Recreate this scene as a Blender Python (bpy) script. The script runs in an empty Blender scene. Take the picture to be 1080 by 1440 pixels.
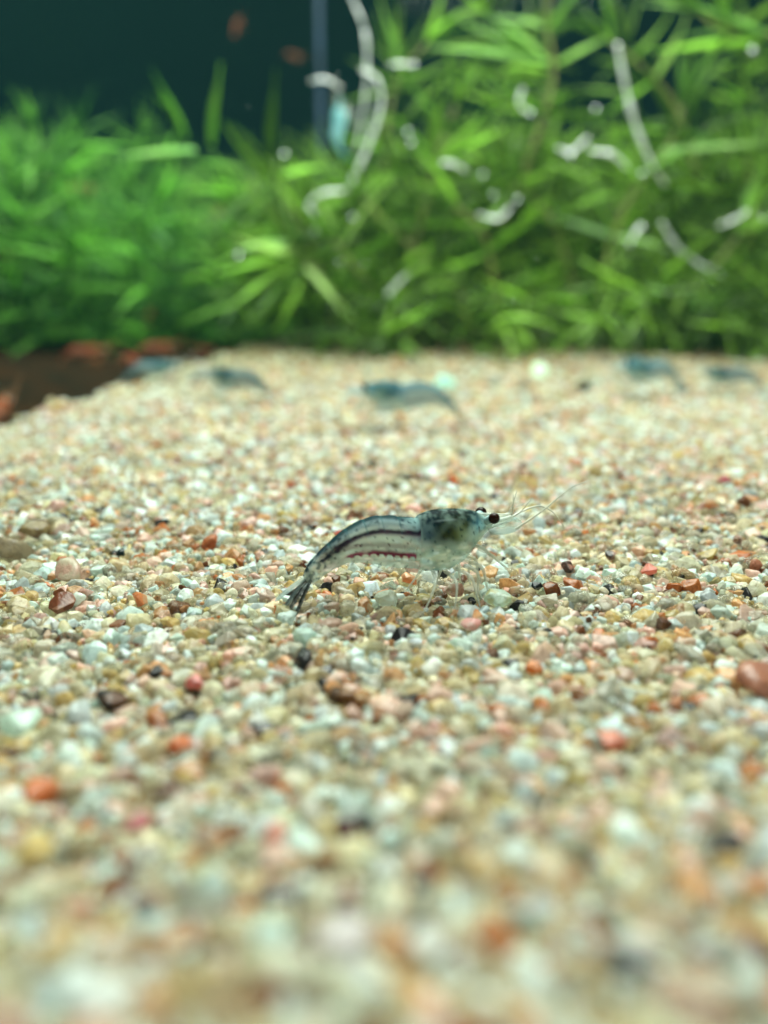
import bpy, bmesh, math, random
import numpy as np
from mathutils import Vector, Matrix, noise

# 1 unit = 1 cm
S = bpy.context.scene
COL = S.collection
S.unit_settings.system = 'METRIC'
S.unit_settings.scale_length = 0.01
random.seed(7)
rng = np.random.default_rng(11)
R = math.radians

# ------------------------------------------------------------------ camera
F, CAMH = 1250.0, 3.4
PITCH = math.atan((720 - 395) / F)
cam = bpy.data.cameras.new('camera')
co = bpy.data.objects.new('camera', cam)
COL.objects.link(co)
co.location = (0, 0, CAMH)
co.rotation_euler = (math.pi / 2 - PITCH, 0, 0)
cam.sensor_fit = 'VERTICAL'
cam.sensor_height = 24
cam.lens = 24 * F / 1440
cam.clip_start = 0.05
cam.clip_end = 1000
cam.dof.use_dof = True
cam.dof.focus_distance = 10.0
cam.dof.aperture_fstop = 0.088
S.camera = co

# ------------------------------------------------------------------ world, lamps, exposure
W = bpy.data.worlds.new('World')
S.world = W
W.use_nodes = True
bg = W.node_tree.nodes['Background']
bg.inputs['Color'].default_value = (0.006, 0.03, 0.036, 1)
bg.inputs['Strength'].default_value = 0.28


def area(name, loc, sx, sy, power, color, rot=(0, 0, 0)):
    l = bpy.data.lights.new(name, 'AREA')
    l.shape = 'RECTANGLE'; l.size = sx; l.size_y = sy
    l.energy = power; l.color = color
    o = bpy.data.objects.new(name, l); COL.objects.link(o)
    o.location = loc; o.rotation_euler = rot
    return o


area('aquarium_lamp', (5, 29, 37), 28, 50, 69000, (0.90, 1.0, 0.88))
area('second_aquarium_lamp', (-27, 54, 32), 26, 36, 33000, (0.92, 1.0, 0.80))

S.view_settings.view_transform = 'Standard'
S.view_settings.look = 'None'
S.view_settings.exposure = 0.0
S.view_settings.gamma = 1.0
S.view_settings.use_curve_mapping = False
cy = S.cycles
cy.use_denoising = True
cy.max_bounces = 8
cy.diffuse_bounces = 3
cy.glossy_bounces = 3
cy.transmission_bounces = 6
cy.use_adaptive_sampling = True
cy.adaptive_threshold = 0.035
cy.transparent_max_bounces = 24
cy.volume_bounces = 1
cy.sample_clamp_indirect = 6
cy.caustics_reflective = False
cy.caustics_refractive = True


# ------------------------------------------------------------------ helpers
def ray(px, py):
    a, b = (px - 540) / F, (720 - py) / F
    c, s = math.cos(PITCH), math.sin(PITCH)
    return Vector((a, c + b * s, -s + b * c))


def at(px, py, Y):
    d = ray(px, py)
    t = Y / d.y
    return Vector((d.x * t, Y, CAMH + d.z * t))


def hs(x, y):
    """height of the sand surface"""
    w = min(1.0, max(0.0, (math.hypot(x - 0.4, y - 9.2) - 1.5) / 4))
    d = abs((x + 9.25) * 0.995 - (y - 21.25) * .099)
    edge = max(0.0, 1 - d / 2.5) * (0.34 * noise.noise((y * .45, 2.2, 0)) + 0.2 * noise.noise((y * 1.3, 7.2, 0)))
    h = edge + 0.22 * noise.noise((x * .16, y * .16, 3.1)) + 0.15 * noise.noise((x * .55, y * .55, 8.7)) * w
    return h * w + min(1.9, .026 * max(0.0, 7.6 - y) ** 2)      # sand banked up against the front pane


def ground(px, py):
    d = ray(px, py)
    z = 0
    for _ in range(14):
        t = (z - CAMH) / d.z
        z = hs(d.x * t, d.y * t)
    return Vector((d.x * t, d.y * t, z))


def mesh_obj(name, verts, faces, mat, parent=None, smooth=True):
    me = bpy.data.meshes.new(name)
    me.from_pydata([tuple(v) for v in verts], [], faces)
    if smooth:
        me.polygons.foreach_set('use_smooth', [True] * len(me.polygons))
    if mat: me.materials.append(mat)
    o = bpy.data.objects.new(name, me); COL.objects.link(o)
    if parent: o.parent = parent
    return o


def tag(o, label=None, cat=None, group=None, kind=None):
    if label: o['label'] = label
    if cat: o['category'] = cat
    if group: o['group'] = group
    if kind: o['kind'] = kind
    return o


def empty(name, loc=(0, 0, 0)):
    o = bpy.data.objects.new(name, None); COL.objects.link(o)
    o.location = loc
    o.empty_display_size = 0.3
    return o


def crom(pts, n):
    """Catmull-Rom resampling of rows of numbers"""
    P = np.array(pts, float)
    P = np.vstack([2 * P[0] - P[1], P, 2 * P[-1] - P[-2]])
    m = len(pts) - 1
    out = []
    for k in range(n):
        u = k / (n - 1) * m
        i = min(int(u), m - 1); t = u - i
        p0, p1, p2, p3 = P[i:i + 4]
        out.append(.5 * ((2 * p1) + (-p0 + p2) * t + (2 * p0 - 5 * p1 + 4 * p2 - p3) * t * t + (-p0 + 3 * p1 - 3 * p2 + p3) * t ** 3))
    return np.array(out)


def tube_geo(path, rad, seg=8, base=0):
    """path Nx3, rad N -> verts, faces"""
    path = [Vector(p) for p in path]
    V, Fc = [], []
    n = len(path)
    up = Vector((0.13, 0.31, 0.94))
    for i, p in enumerate(path):
        t = (path[min(i + 1, n - 1)] - path[max(i - 1, 0)]).normalized()
        a = t.cross(up)
        if a.length < 1e-4: a = t.cross(Vector((1, 0, 0)))
        a.normalize(); b = t.cross(a).normalized()
        for k in range(seg):
            f = 2 * math.pi * k / seg
            V.append(p + (a * math.cos(f) + b * math.sin(f)) * rad[i])
    for i in range(n - 1):
        for k in range(seg):
            k2 = (k + 1) % seg
            Fc.append((base + i * seg + k, base + i * seg + k2, base + (i + 1) * seg + k2, base + (i + 1) * seg + k))
    Fc.append(tuple(base + k for k in reversed(range(seg))))
    Fc.append(tuple(base + (n - 1) * seg + k for k in range(seg)))
    return V, Fc


def tube(name, pts, r0, r1, mat, parent=None, n=14, seg=8):
    p = crom(pts, n) if len(pts) > 2 else np.array([np.array(pts[0]) + (np.array(pts[1]) - np.array(pts[0])) * k / (n - 1) for k in range(n)])
    rad = [r0 + (r1 - r0) * k / (n - 1) for k in range(n)]
    V, Fc = tube_geo(p, rad, seg)
    return mesh_obj(name, V, Fc, mat, parent)


# ------------------------------------------------------------------ materials
def new_mat(name):
    m = bpy.data.materials.new(name); m.use_nodes = True
    nt = m.node_tree
    for n in list(nt.nodes): nt.nodes.remove(n)
    out = nt.nodes.new('ShaderNodeOutputMaterial')
    return m, nt, out


def N(nt, t, **kw):
    n = nt.nodes.new(t)
    for k, v in kw.items(): setattr(n, k, v)
    return n


def ramp(nt, stops, interp='LINEAR'):
    r = N(nt, 'ShaderNodeValToRGB')
    r.color_ramp.interpolation = interp
    e = r.color_ramp.elements
    while len(e) > 1: e.remove(e[-1])
    e[0].position = stops[0][0]; e[0].color = (*stops[0][1], 1)
    for p, c in stops[1:]:
        x = e.new(p); x.color = (*c, 1)
    return r


def simple(name, color, rough=0.5, spec=0.5, noise_amt=0.25, scale=4.0, trans=0.0, color2=None, alpha=1.0):
    """diffuse body with noise mottling, optional translucency"""
    m, nt, out = new_mat(name)
    tc = N(nt, 'ShaderNodeTexCoord')
    nz = N(nt, 'ShaderNodeTexNoise'); nz.inputs['Scale'].default_value = scale; nz.inputs['Detail'].default_value = 4
    nt.links.new(tc.outputs['Object'], nz.inputs['Vector'])
    c2 = color2 or tuple(c * (1 - noise_amt * 1.6) for c in color)
    rp = ramp(nt, [(0.3, c2), (0.68, color)])
    nt.links.new(nz.outputs['Fac'], rp.inputs['Fac'])
    b = N(nt, 'ShaderNodeBsdfPrincipled')
    nt.links.new(rp.outputs['Color'], b.inputs['Base Color'])
    b.inputs['Roughness'].default_value = rough
    b.inputs['Specular IOR Level'].default_value = spec
    b.inputs['Alpha'].default_value = alpha
    sh = b.outputs[0]
    if trans:
        t = N(nt, 'ShaderNodeBsdfTranslucent'); nt.links.new(rp.outputs['Color'], t.inputs['Color'])
        mx = N(nt, 'ShaderNodeMixShader'); mx.inputs[0].default_value = trans
        nt.links.new(sh, mx.inputs[1]); nt.links.new(t.outputs[0], mx.inputs[2]); sh = mx.outputs[0]
    nt.links.new(sh, out.inputs['Surface'])
    return m


def grain_material(name, instanced=True, color=(0.6, 0.6, 0.5), clear=0.3, color2=None):
    """quartz-like grain: tinted body, inclusions, part-clear, glossy skin"""
    m, nt, out = new_mat(name)
    L = nt.links.new
    tc = N(nt, 'ShaderNodeTexCoord')
    if instanced:
        at1 = N(nt, 'ShaderNodeAttribute', attribute_name='gcol', attribute_type='INSTANCER')
        at2 = N(nt, 'ShaderNodeAttribute', attribute_name='gclear', attribute_type='INSTANCER')
        col, clr = at1.outputs['Color'], at2.outputs['Fac']
    else:
        c1 = N(nt, 'ShaderNodeRGB'); c1.outputs[0].default_value = (*color, 1); col = c1.outputs[0]
        v = N(nt, 'ShaderNodeValue'); v.outputs[0].default_value = clear; clr = v.outputs[0]
    geo = N(nt, 'ShaderNodeNewGeometry')
    nz = N(nt, 'ShaderNodeTexNoise'); nz.inputs['Scale'].default_value = 15; nz.inputs['Detail'].default_value = 5; nz.inputs['Roughness'].default_value = .65
    L(geo.outputs['Position'], nz.inputs['Vector'])
    r1 = ramp(nt, [(0.31, (0.42, 0.35, 0.28)), (0.46, (.95, .94, .92)), (0.72, (1.15, 1.15, 1.13))])
    L(nz.outputs['Fac'], r1.inputs['Fac'])
    mul = N(nt, 'ShaderNodeMix', data_type='RGBA', blend_type='MULTIPLY'); mul.inputs['Factor'].default_value = 0.85
    L(col, mul.inputs['A']); L(r1.outputs['Color'], mul.inputs['B'])
    body = mul.outputs['Result']
    if color2:
        n2 = N(nt, 'ShaderNodeTexNoise'); n2.inputs['Scale'].default_value = 5; n2.inputs['Detail'].default_value = 3
        L(geo.outputs['Position'], n2.inputs['Vector'])
        r2 = ramp(nt, [(0.47, (0, 0, 0)), (0.56, (1, 1, 1))]); L(n2.outputs['Fac'], r2.inputs['Fac'])
        m2 = N(nt, 'ShaderNodeMix', data_type='RGBA'); L(r2.outputs['Color'], m2.inputs['Factor'])
        L(body, m2.inputs['A']); m2.inputs['B'].default_value = (*color2, 1)
        body = m2.outputs['Result']
    bump = N(nt, 'ShaderNodeBump'); bump.inputs['Strength'].default_value = 0.5; bump.inputs['Distance'].default_value = 0.02
    n3 = N(nt, 'ShaderNodeTexNoise'); n3.inputs['Scale'].default_value = 26; n3.inputs['Detail'].default_value = 3
    L(geo.outputs['Position'], n3.inputs['Vector']); L(n3.outputs['Fac'], bump.inputs['Height'])
    b = N(nt, 'ShaderNodeBsdfPrincipled')
    L(body, b.inputs['Base Color']); L(bump.outputs[0], b.inputs['Normal'])
    b.inputs['Roughness'].default_value = 0.15
    b.inputs['Specular IOR Level'].default_value = 0.5
    t = N(nt, 'ShaderNodeBsdfTranslucent'); L(body, t.inputs['Color']); L(bump.outputs[0], t.inputs['Normal'])
    mx = N(nt, 'ShaderNodeMixShader'); mx.inputs[0].default_value = 0.48
    L(b.outputs[0], mx.inputs[1]); L(t.outputs[0], mx.inputs[2])
    g = N(nt, 'ShaderNodeBsdfPrincipled')
    pale = N(nt, 'ShaderNodeMix', data_type='RGBA'); pale.inputs['Factor'].default_value = 0.7
    L(body, pale.inputs['A']); pale.inputs['B'].default_value = (1, 1, 1, 1)
    L(pale.outputs['Result'], g.inputs['Base Color']); L(bump.outputs[0], g.inputs['Normal'])
    g.inputs['Transmission Weight'].default_value = 1.0
    g.inputs['IOR'].default_value = 1.22
    g.inputs['Roughness'].default_value = 0.07
    mx2 = N(nt, 'ShaderNodeMixShader')
    L(clr, mx2.inputs[0]); L(mx.outputs[0], mx2.inputs[1]); L(g.outputs[0], mx2.inputs[2])
    L(mx2.outputs[0], out.inputs['Surface'])
    return m


def glass_material():
    m, nt, out = new_mat('aquarium_glass')
    L = nt.links.new
    tr = N(nt, 'ShaderNodeBsdfTransparent'); tr.inputs['Color'].default_value = (0.90, 0.97, 0.96, 1)
    gl = N(nt, 'ShaderNodeBsdfGlossy'); gl.inputs['Roughness'].default_value = 0.02
    mx = N(nt, 'ShaderNodeMixShader'); mx.inputs[0].default_value = 0.0015
    L(tr.outputs[0], mx.inputs[1]); L(gl.outputs[0], mx.inputs[2])
    L(mx.outputs[0], out.inputs['Surface'])
    return m


def shrimp_material(name, tint=None, amount=0.0, alpha_scale=1.0, alpha_add=0.0):
    m, nt, out = new_mat(name)
    L = nt.links.new
    a = N(nt, 'ShaderNodeAttribute', attribute_name='pigment')
    col = a.outputs['Color']
    if tint:
        mx = N(nt, 'ShaderNodeMix', data_type='RGBA'); mx.inputs['Factor'].default_value = amount
        L(col, mx.inputs['A']); mx.inputs['B'].default_value = (*tint, 1); col = mx.outputs['Result']
    al = N(nt, 'ShaderNodeMath', operation='MULTIPLY_ADD'); al.use_clamp = True
    L(a.outputs['Alpha'], al.inputs[0]); al.inputs[1].default_value = alpha_scale; al.inputs[2].default_value = alpha_add
    b = N(nt, 'ShaderNodeBsdfPrincipled')
    L(col, b.inputs['Base Color'])
    b.inputs['Roughness'].default_value = 0.2; b.inputs['IOR'].default_value = 1.07
    t = N(nt, 'ShaderNodeBsdfTranslucent'); L(col, t.inputs['Color'])
    m1 = N(nt, 'ShaderNodeMixShader'); m1.inputs[0].default_value = 0.4
    L(b.outputs[0], m1.inputs[1]); L(t.outputs[0], m1.inputs[2])
    tr = N(nt, 'ShaderNodeBsdfTransparent')
    m2 = N(nt, 'ShaderNodeMixShader')
    L(al.outputs[0], m2.inputs[0]); L(tr.outputs[0], m2.inputs[1]); L(m1.outputs[0], m2.inputs[2])
    L(m2.outputs[0], out.inputs['Surface'])
    return m


def clear_limb(name, color, alpha):
    m, nt, out = new_mat(name)
    L = nt.links.new
    nz = N(nt, 'ShaderNodeTexNoise'); nz.inputs['Scale'].default_value = 18
    tc = N(nt, 'ShaderNodeTexCoord'); L(tc.outputs['Object'], nz.inputs['Vector'])
    rp = ramp(nt, [(0.35, tuple(c * .75 for c in color)), (0.6, color)]); L(nz.outputs['Fac'], rp.inputs['Fac'])
    b = N(nt, 'ShaderNodeBsdfPrincipled'); L(rp.outputs['Color'], b.inputs['Base Color'])
    b.inputs['Roughness'].default_value = 0.2; b.inputs['Specular IOR Level'].default_value = 0.5
    b.inputs['Alpha'].default_value = alpha
    L(b.outputs[0], out.inputs['Surface'])
    return m


def leaf_material(name, c1, c2, trans=0.45, scale=0.35, island=False):
    m, nt, out = new_mat(name)
    L = nt.links.new
    geo = N(nt, 'ShaderNodeNewGeometry')
    nz = N(nt, 'ShaderNodeTexNoise'); nz.inputs['Scale'].default_value = scale; nz.inputs['Detail'].default_value = 5; nz.inputs['Roughness'].default_value = .7
    L(geo.outputs['Position'], nz.inputs['Vector'])
    rp = ramp(nt, [(0.12, tuple(c * .45 for c in c2)), (0.42, c2), (0.7, c1), (0.95, tuple(min(.8, c * 1.6) for c in c1))])
    ad = N(nt, 'ShaderNodeMath', operation='ADD'); ml = N(nt, 'ShaderNodeMath', operation='MULTIPLY_ADD')
    L(geo.outputs['Random Per Island'], ml.inputs[0]); ml.inputs[1].default_value = .55; ml.inputs[2].default_value = -.275
    if not island:
        oi = N(nt, 'ShaderNodeObjectInfo'); L(oi.outputs['Random'], ml.inputs[0])
    L(nz.outputs['Fac'], ad.inputs[0]); L(ml.outputs[0], ad.inputs[1]); L(ad.outputs[0], rp.inputs['Fac'])
    b = N(nt, 'ShaderNodeBsdfPrincipled'); L(rp.outputs['Color'], b.inputs['Base Color'])
    b.inputs['Roughness'].default_value = 0.32; b.inputs['Specular IOR Level'].default_value = 0.25
    t = N(nt, 'ShaderNodeBsdfTranslucent')
    g = N(nt, 'ShaderNodeMix', data_type='RGBA', blend_type='MULTIPLY'); g.inputs['Factor'].default_value = 1
    L(rp.outputs['Color'], g.inputs['A']); g.inputs['B'].default_value = (1.25, 1.35, .7, 1)
    L(g.outputs['Result'], t.inputs['Color'])
    mx = N(nt, 'ShaderNodeMixShader'); mx.inputs[0].default_value = trans
    L(b.outputs[0], mx.inputs[1]); L(t.outputs[0], mx.inputs[2])
    L(mx.outputs[0], out.inputs['Surface'])
    return m


M = {}
M['grain'] = grain_material('quartz_sand')
M['glass'] = glass_material()
M['leaf'] = leaf_material('water_plant_leaf', (0.23, 0.45, 0.05), (0.095, 0.23, 0.026))
M['leaf_pale'] = leaf_material('pale_leaf', (0.34, 0.52, 0.14), (0.2, 0.40, 0.09))
M['leaf_mass'] = leaf_material('thicket_leaf', (0.25, 0.45, 0.05), (0.08, 0.17, 0.02), scale=0.22, island=True)
M['leaf_far'] = leaf_material('feathery_leaf', (0.22, 0.46, 0.065), (0.06, 0.19, 0.026), scale=0.2, island=True)
M['stem'] = simple('water_plant_stem', (0.24, 0.27, 0.07), .45, trans=.2, scale=1.2)
M['soil'] = simple('dark_soil', (0.030, 0.012, 0.006), .9, spec=.0, scale=.55, color2=(0.008, 0.008, 0.006))
M['silicone'] = simple('blue_silicone', (0.008, 0.030, 0.080), .6, scale=.4)
M['under'] = simple('packed_sand', (0.72, 0.68, 0.48), .8, spec=.2, noise_amt=.15, scale=7)
M['thread'] = simple('pale_thread', (0.90, 0.96, 0.94), .25, spec=.8, trans=.15, noise_amt=.1)
M['bubble'] = simple('gas_bubble', (0.86, 0.95, 0.95), .08, spec=1.0, noise_amt=.1, trans=.2)
for q_, mt_, rg_ in (('thread', .2, .3), ('bubble', .8, .12)):
    for n_ in M[q_].node_tree.nodes:
        if n_.type == 'BSDF_PRINCIPLED':
            n_.inputs['Coat Weight'].default_value = 1.0; n_.inputs['Coat Roughness'].default_value = .25; n_.inputs['Coat IOR'].default_value = 2.2; n_.inputs['Metallic'].default_value = mt_; n_.inputs['Roughness'].default_value = rg_
M['shrimp'] = shrimp_material('shrimp_shell')
M['shrimp_blue'] = shrimp_material('blue_shrimp_shell', (0.07, 0.24, 0.31), .42, .95, .0)
M['shrimp_dark'] = shrimp_material('grey_shrimp_shell', (0.04, 0.13, 0.17), .42, .95, .0)
M['shrimp_orange'] = shrimp_material('orange_shrimp_shell', (0.42, 0.085, 0.03), .85, 1.0, .3)
M['shrimp_sky'] = shrimp_material('pale_blue_shrimp_shell', (0.30, 0.66, 0.74), .75, 1.0, .2)
M['limb'] = clear_limb('clear_limb', (0.74, 0.80, 0.72), .46)
M['feeler'] = clear_limb('feeler', (0.66, 0.68, 0.60), .62)
M['orange_limb'] = clear_limb('orange_limb', (0.75, 0.25, 0.1), .6)
M['eye'] = simple('shrimp_eye', (0.018, 0.004, 0.002), .25, spec=.12, noise_amt=.5, scale=9, color2=(0.006, 0.002, 0.002))
M['eye_stalk'] = clear_limb('eye_stalk', (0.25, 0.42, 0.45), .8)

# ------------------------------------------------------------------ setting: tank walls, floors
WALL = [Vector((-11.6, -3, 0)), Vector((-9.25, 21.25, 0)), Vector((-7.46, 39.27, 0)), Vector((-4.72, 66.84, 0))]
WD = (WALL[3] - WALL[1]).normalized()           # along the left pane
WN = Vector((-WD.y, WD.x, 0))                   # away from our tank


def box_between(name, a, b, z0, z1, th, mat, parent=None):
    d = (b - a).normalized(); n = Vector((-d.y, d.x, 0)) * th
    q = [a, b, b + n, a + n]
    V = [Vector((p.x, p.y, z0)) for p in q] + [Vector((p.x, p.y, z1)) for p in q]
    Fc = [(3, 2, 1, 0), (4, 5, 6, 7), (0, 1, 5, 4), (1, 2, 6, 5), (2, 3, 7, 6), (3, 0, 4, 7)]
    return mesh_obj(name, V, Fc, mat, parent, smooth=False)


corner = WALL[3]
front = corner - WD * 72
BD = Vector((WD.y, -WD.x, 0))                   # along the back pane, to the right
lg = box_between('glass_pane', front, corner, -4, 30, 0.5, M['glass'])
tag(lg, 'clear side pane of the tank along the sand\'s slanting edge', 'glass pane')
bgp = box_between('glass_pane', corner + BD * 0.02, corner + BD * 46, -4, 30, 0.5, M['glass'])
tag(bgp, 'clear rear pane of the tank behind the green thicket', 'glass pane')
sc = corner + BD * .35 - WD * .1
V, Fc = tube_geo([(sc.x, sc.y, -3.9 + 33.8 * k / 14) for k in range(15)], [.20 + .03 * math.sin(k * 1.9) for k in range(15)], 10)
tag(mesh_obj('silicone_seam', V, Fc, M['silicone']), 'thin blue vertical silicone seam in the tank\'s rear corner', 'seam')


def in_tank(x, y, margin=0.0):
    v = Vector((x, y, 0)) - corner
    return v.dot(WN) < -margin and v.dot(WD) < -margin


# packed sand below the loose grains: a closed bed that ends at the panes
def sand_bed():
    nx, ny = 70, 110
    V, Fc = [], []
    for j in range(ny + 1):
        for i in range(nx + 1):
            u = 72 * (j / ny) ** 1.5; w = 46 * i / nx
            p = corner - WD * (72 - u + 0.0) + BD * w
            V.append((p.x, p.y, hs(p.x, p.y) - 0.075))
    n0 = len(V)
    for j in range(ny):
        for i in range(nx):
            a = j * (nx + 1) + i
            Fc.append((a, a + 1, a + nx + 2, a + nx + 1))
    rim = [i for i in range(nx + 1)] + [j * (nx + 1) + nx for j in range(1, ny + 1)] + [ny * (nx + 1) + i for i in range(nx - 1, -1, -1)] + [j * (nx + 1) for j in range(ny - 1, 0, -1)]
    for r in rim: V.append((V[r][0], V[r][1], -3.5))
    m = len(rim)
    for k in range(m):
        k2 = (k + 1) % m
        Fc.append((rim[k2], rim[k], n0 + k, n0 + k2))
    return mesh_obj('ground', V, Fc, M['under'])


tag(sand_bed(), 'bed of packed pale sand filling the tank floor', kind='structure')


def soil():
    nx, ny = 60, 60
    V, Fc = [], []
    for j in range(ny + 1):
        for i in range(nx + 1):
            p = corner + WN * (0.9 + 70 * (i / nx) ** 1.4) + WD * (-72 + 110 * j / ny)
            h = -0.7 + .45 * noise.noise((p.x * .3, p.y * .3, 1)) + .3 * noise.noise((p.x * 1.1, p.y * 1.1, 5))
            V.append((p.x, p.y, h))
    for j in range(ny):
        for i in range(nx):
            a = j * (nx + 1) + i
            Fc.append((a, a + nx + 1, a + nx + 2, a + 1))
    return mesh_obj('terrain', V, Fc, M['soil'])


tag(soil(), 'dark brown soil floor of the next tank', kind='structure')


# ------------------------------------------------------------------ grains
def grain_mesh(name, seed, mat, sub=3, cuts=11, squash=(1, .85, .7), crystal=False):
    rr = random.Random(seed)
    bm = bmesh.new()
    if crystal:                                        # broken quartz: hull of scattered points, edges worn
        for _ in range(13 + seed % 8):
            d = Vector((rr.gauss(0, 1), rr.gauss(0, 1), rr.gauss(0, 1))).normalized() * rr.uniform(.82, 1.05)
            bm.verts.new(d)
        r_ = bmesh.ops.convex_hull(bm, input=bm.verts)
        bmesh.ops.delete(bm, geom=list({g for g in r_['geom_interior'] if isinstance(g, bmesh.types.BMVert)}), context='VERTS')
        bmesh.ops.dissolve_limit(bm, angle_limit=R(16), verts=bm.verts, edges=bm.edges)
        bmesh.ops.bevel(bm, geom=list(bm.edges), offset=.045, segments=1, affect='EDGES', profile=.6)
        bmesh.ops.triangulate(bm, faces=bm.faces)
        for v in bm.verts: v.co = Vector((v.co.x * squash[0], v.co.y * squash[1], v.co.z * squash[2]))
    else:
        bmesh.ops.create_icosphere(bm, subdivisions=sub, radius=1)
        planes = []
        for _ in range(cuts):
            d = Vector((rr.gauss(0, 1), rr.gauss(0, 1), rr.gauss(0, 1))).normalized()
            planes.append((d, rr.uniform(.48, .8)))
        off = rr.uniform(0, 50)
        for v in bm.verts:
            p = v.co * (1 + .2 * noise.noise(v.co * 1.3 + Vector((off, off, 0))))
            for d, o in planes:
                k = p.dot(d)
                if k > o: p = p - d * (k - o) * .97
            p = p * (1 + .05 * noise.noise(p * 4 + Vector((off, 0, 0))))
            v.co = Vector((p.x * squash[0], p.y * squash[1], p.z * squash[2]))
    me = bpy.data.meshes.new(name)
    bm.to_mesh(me); bm.free()
    if not crystal: me.polygons.foreach_set('use_smooth', [True] * len(me.polygons))
    if mat: me.materials.append(mat)
    return me


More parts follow.
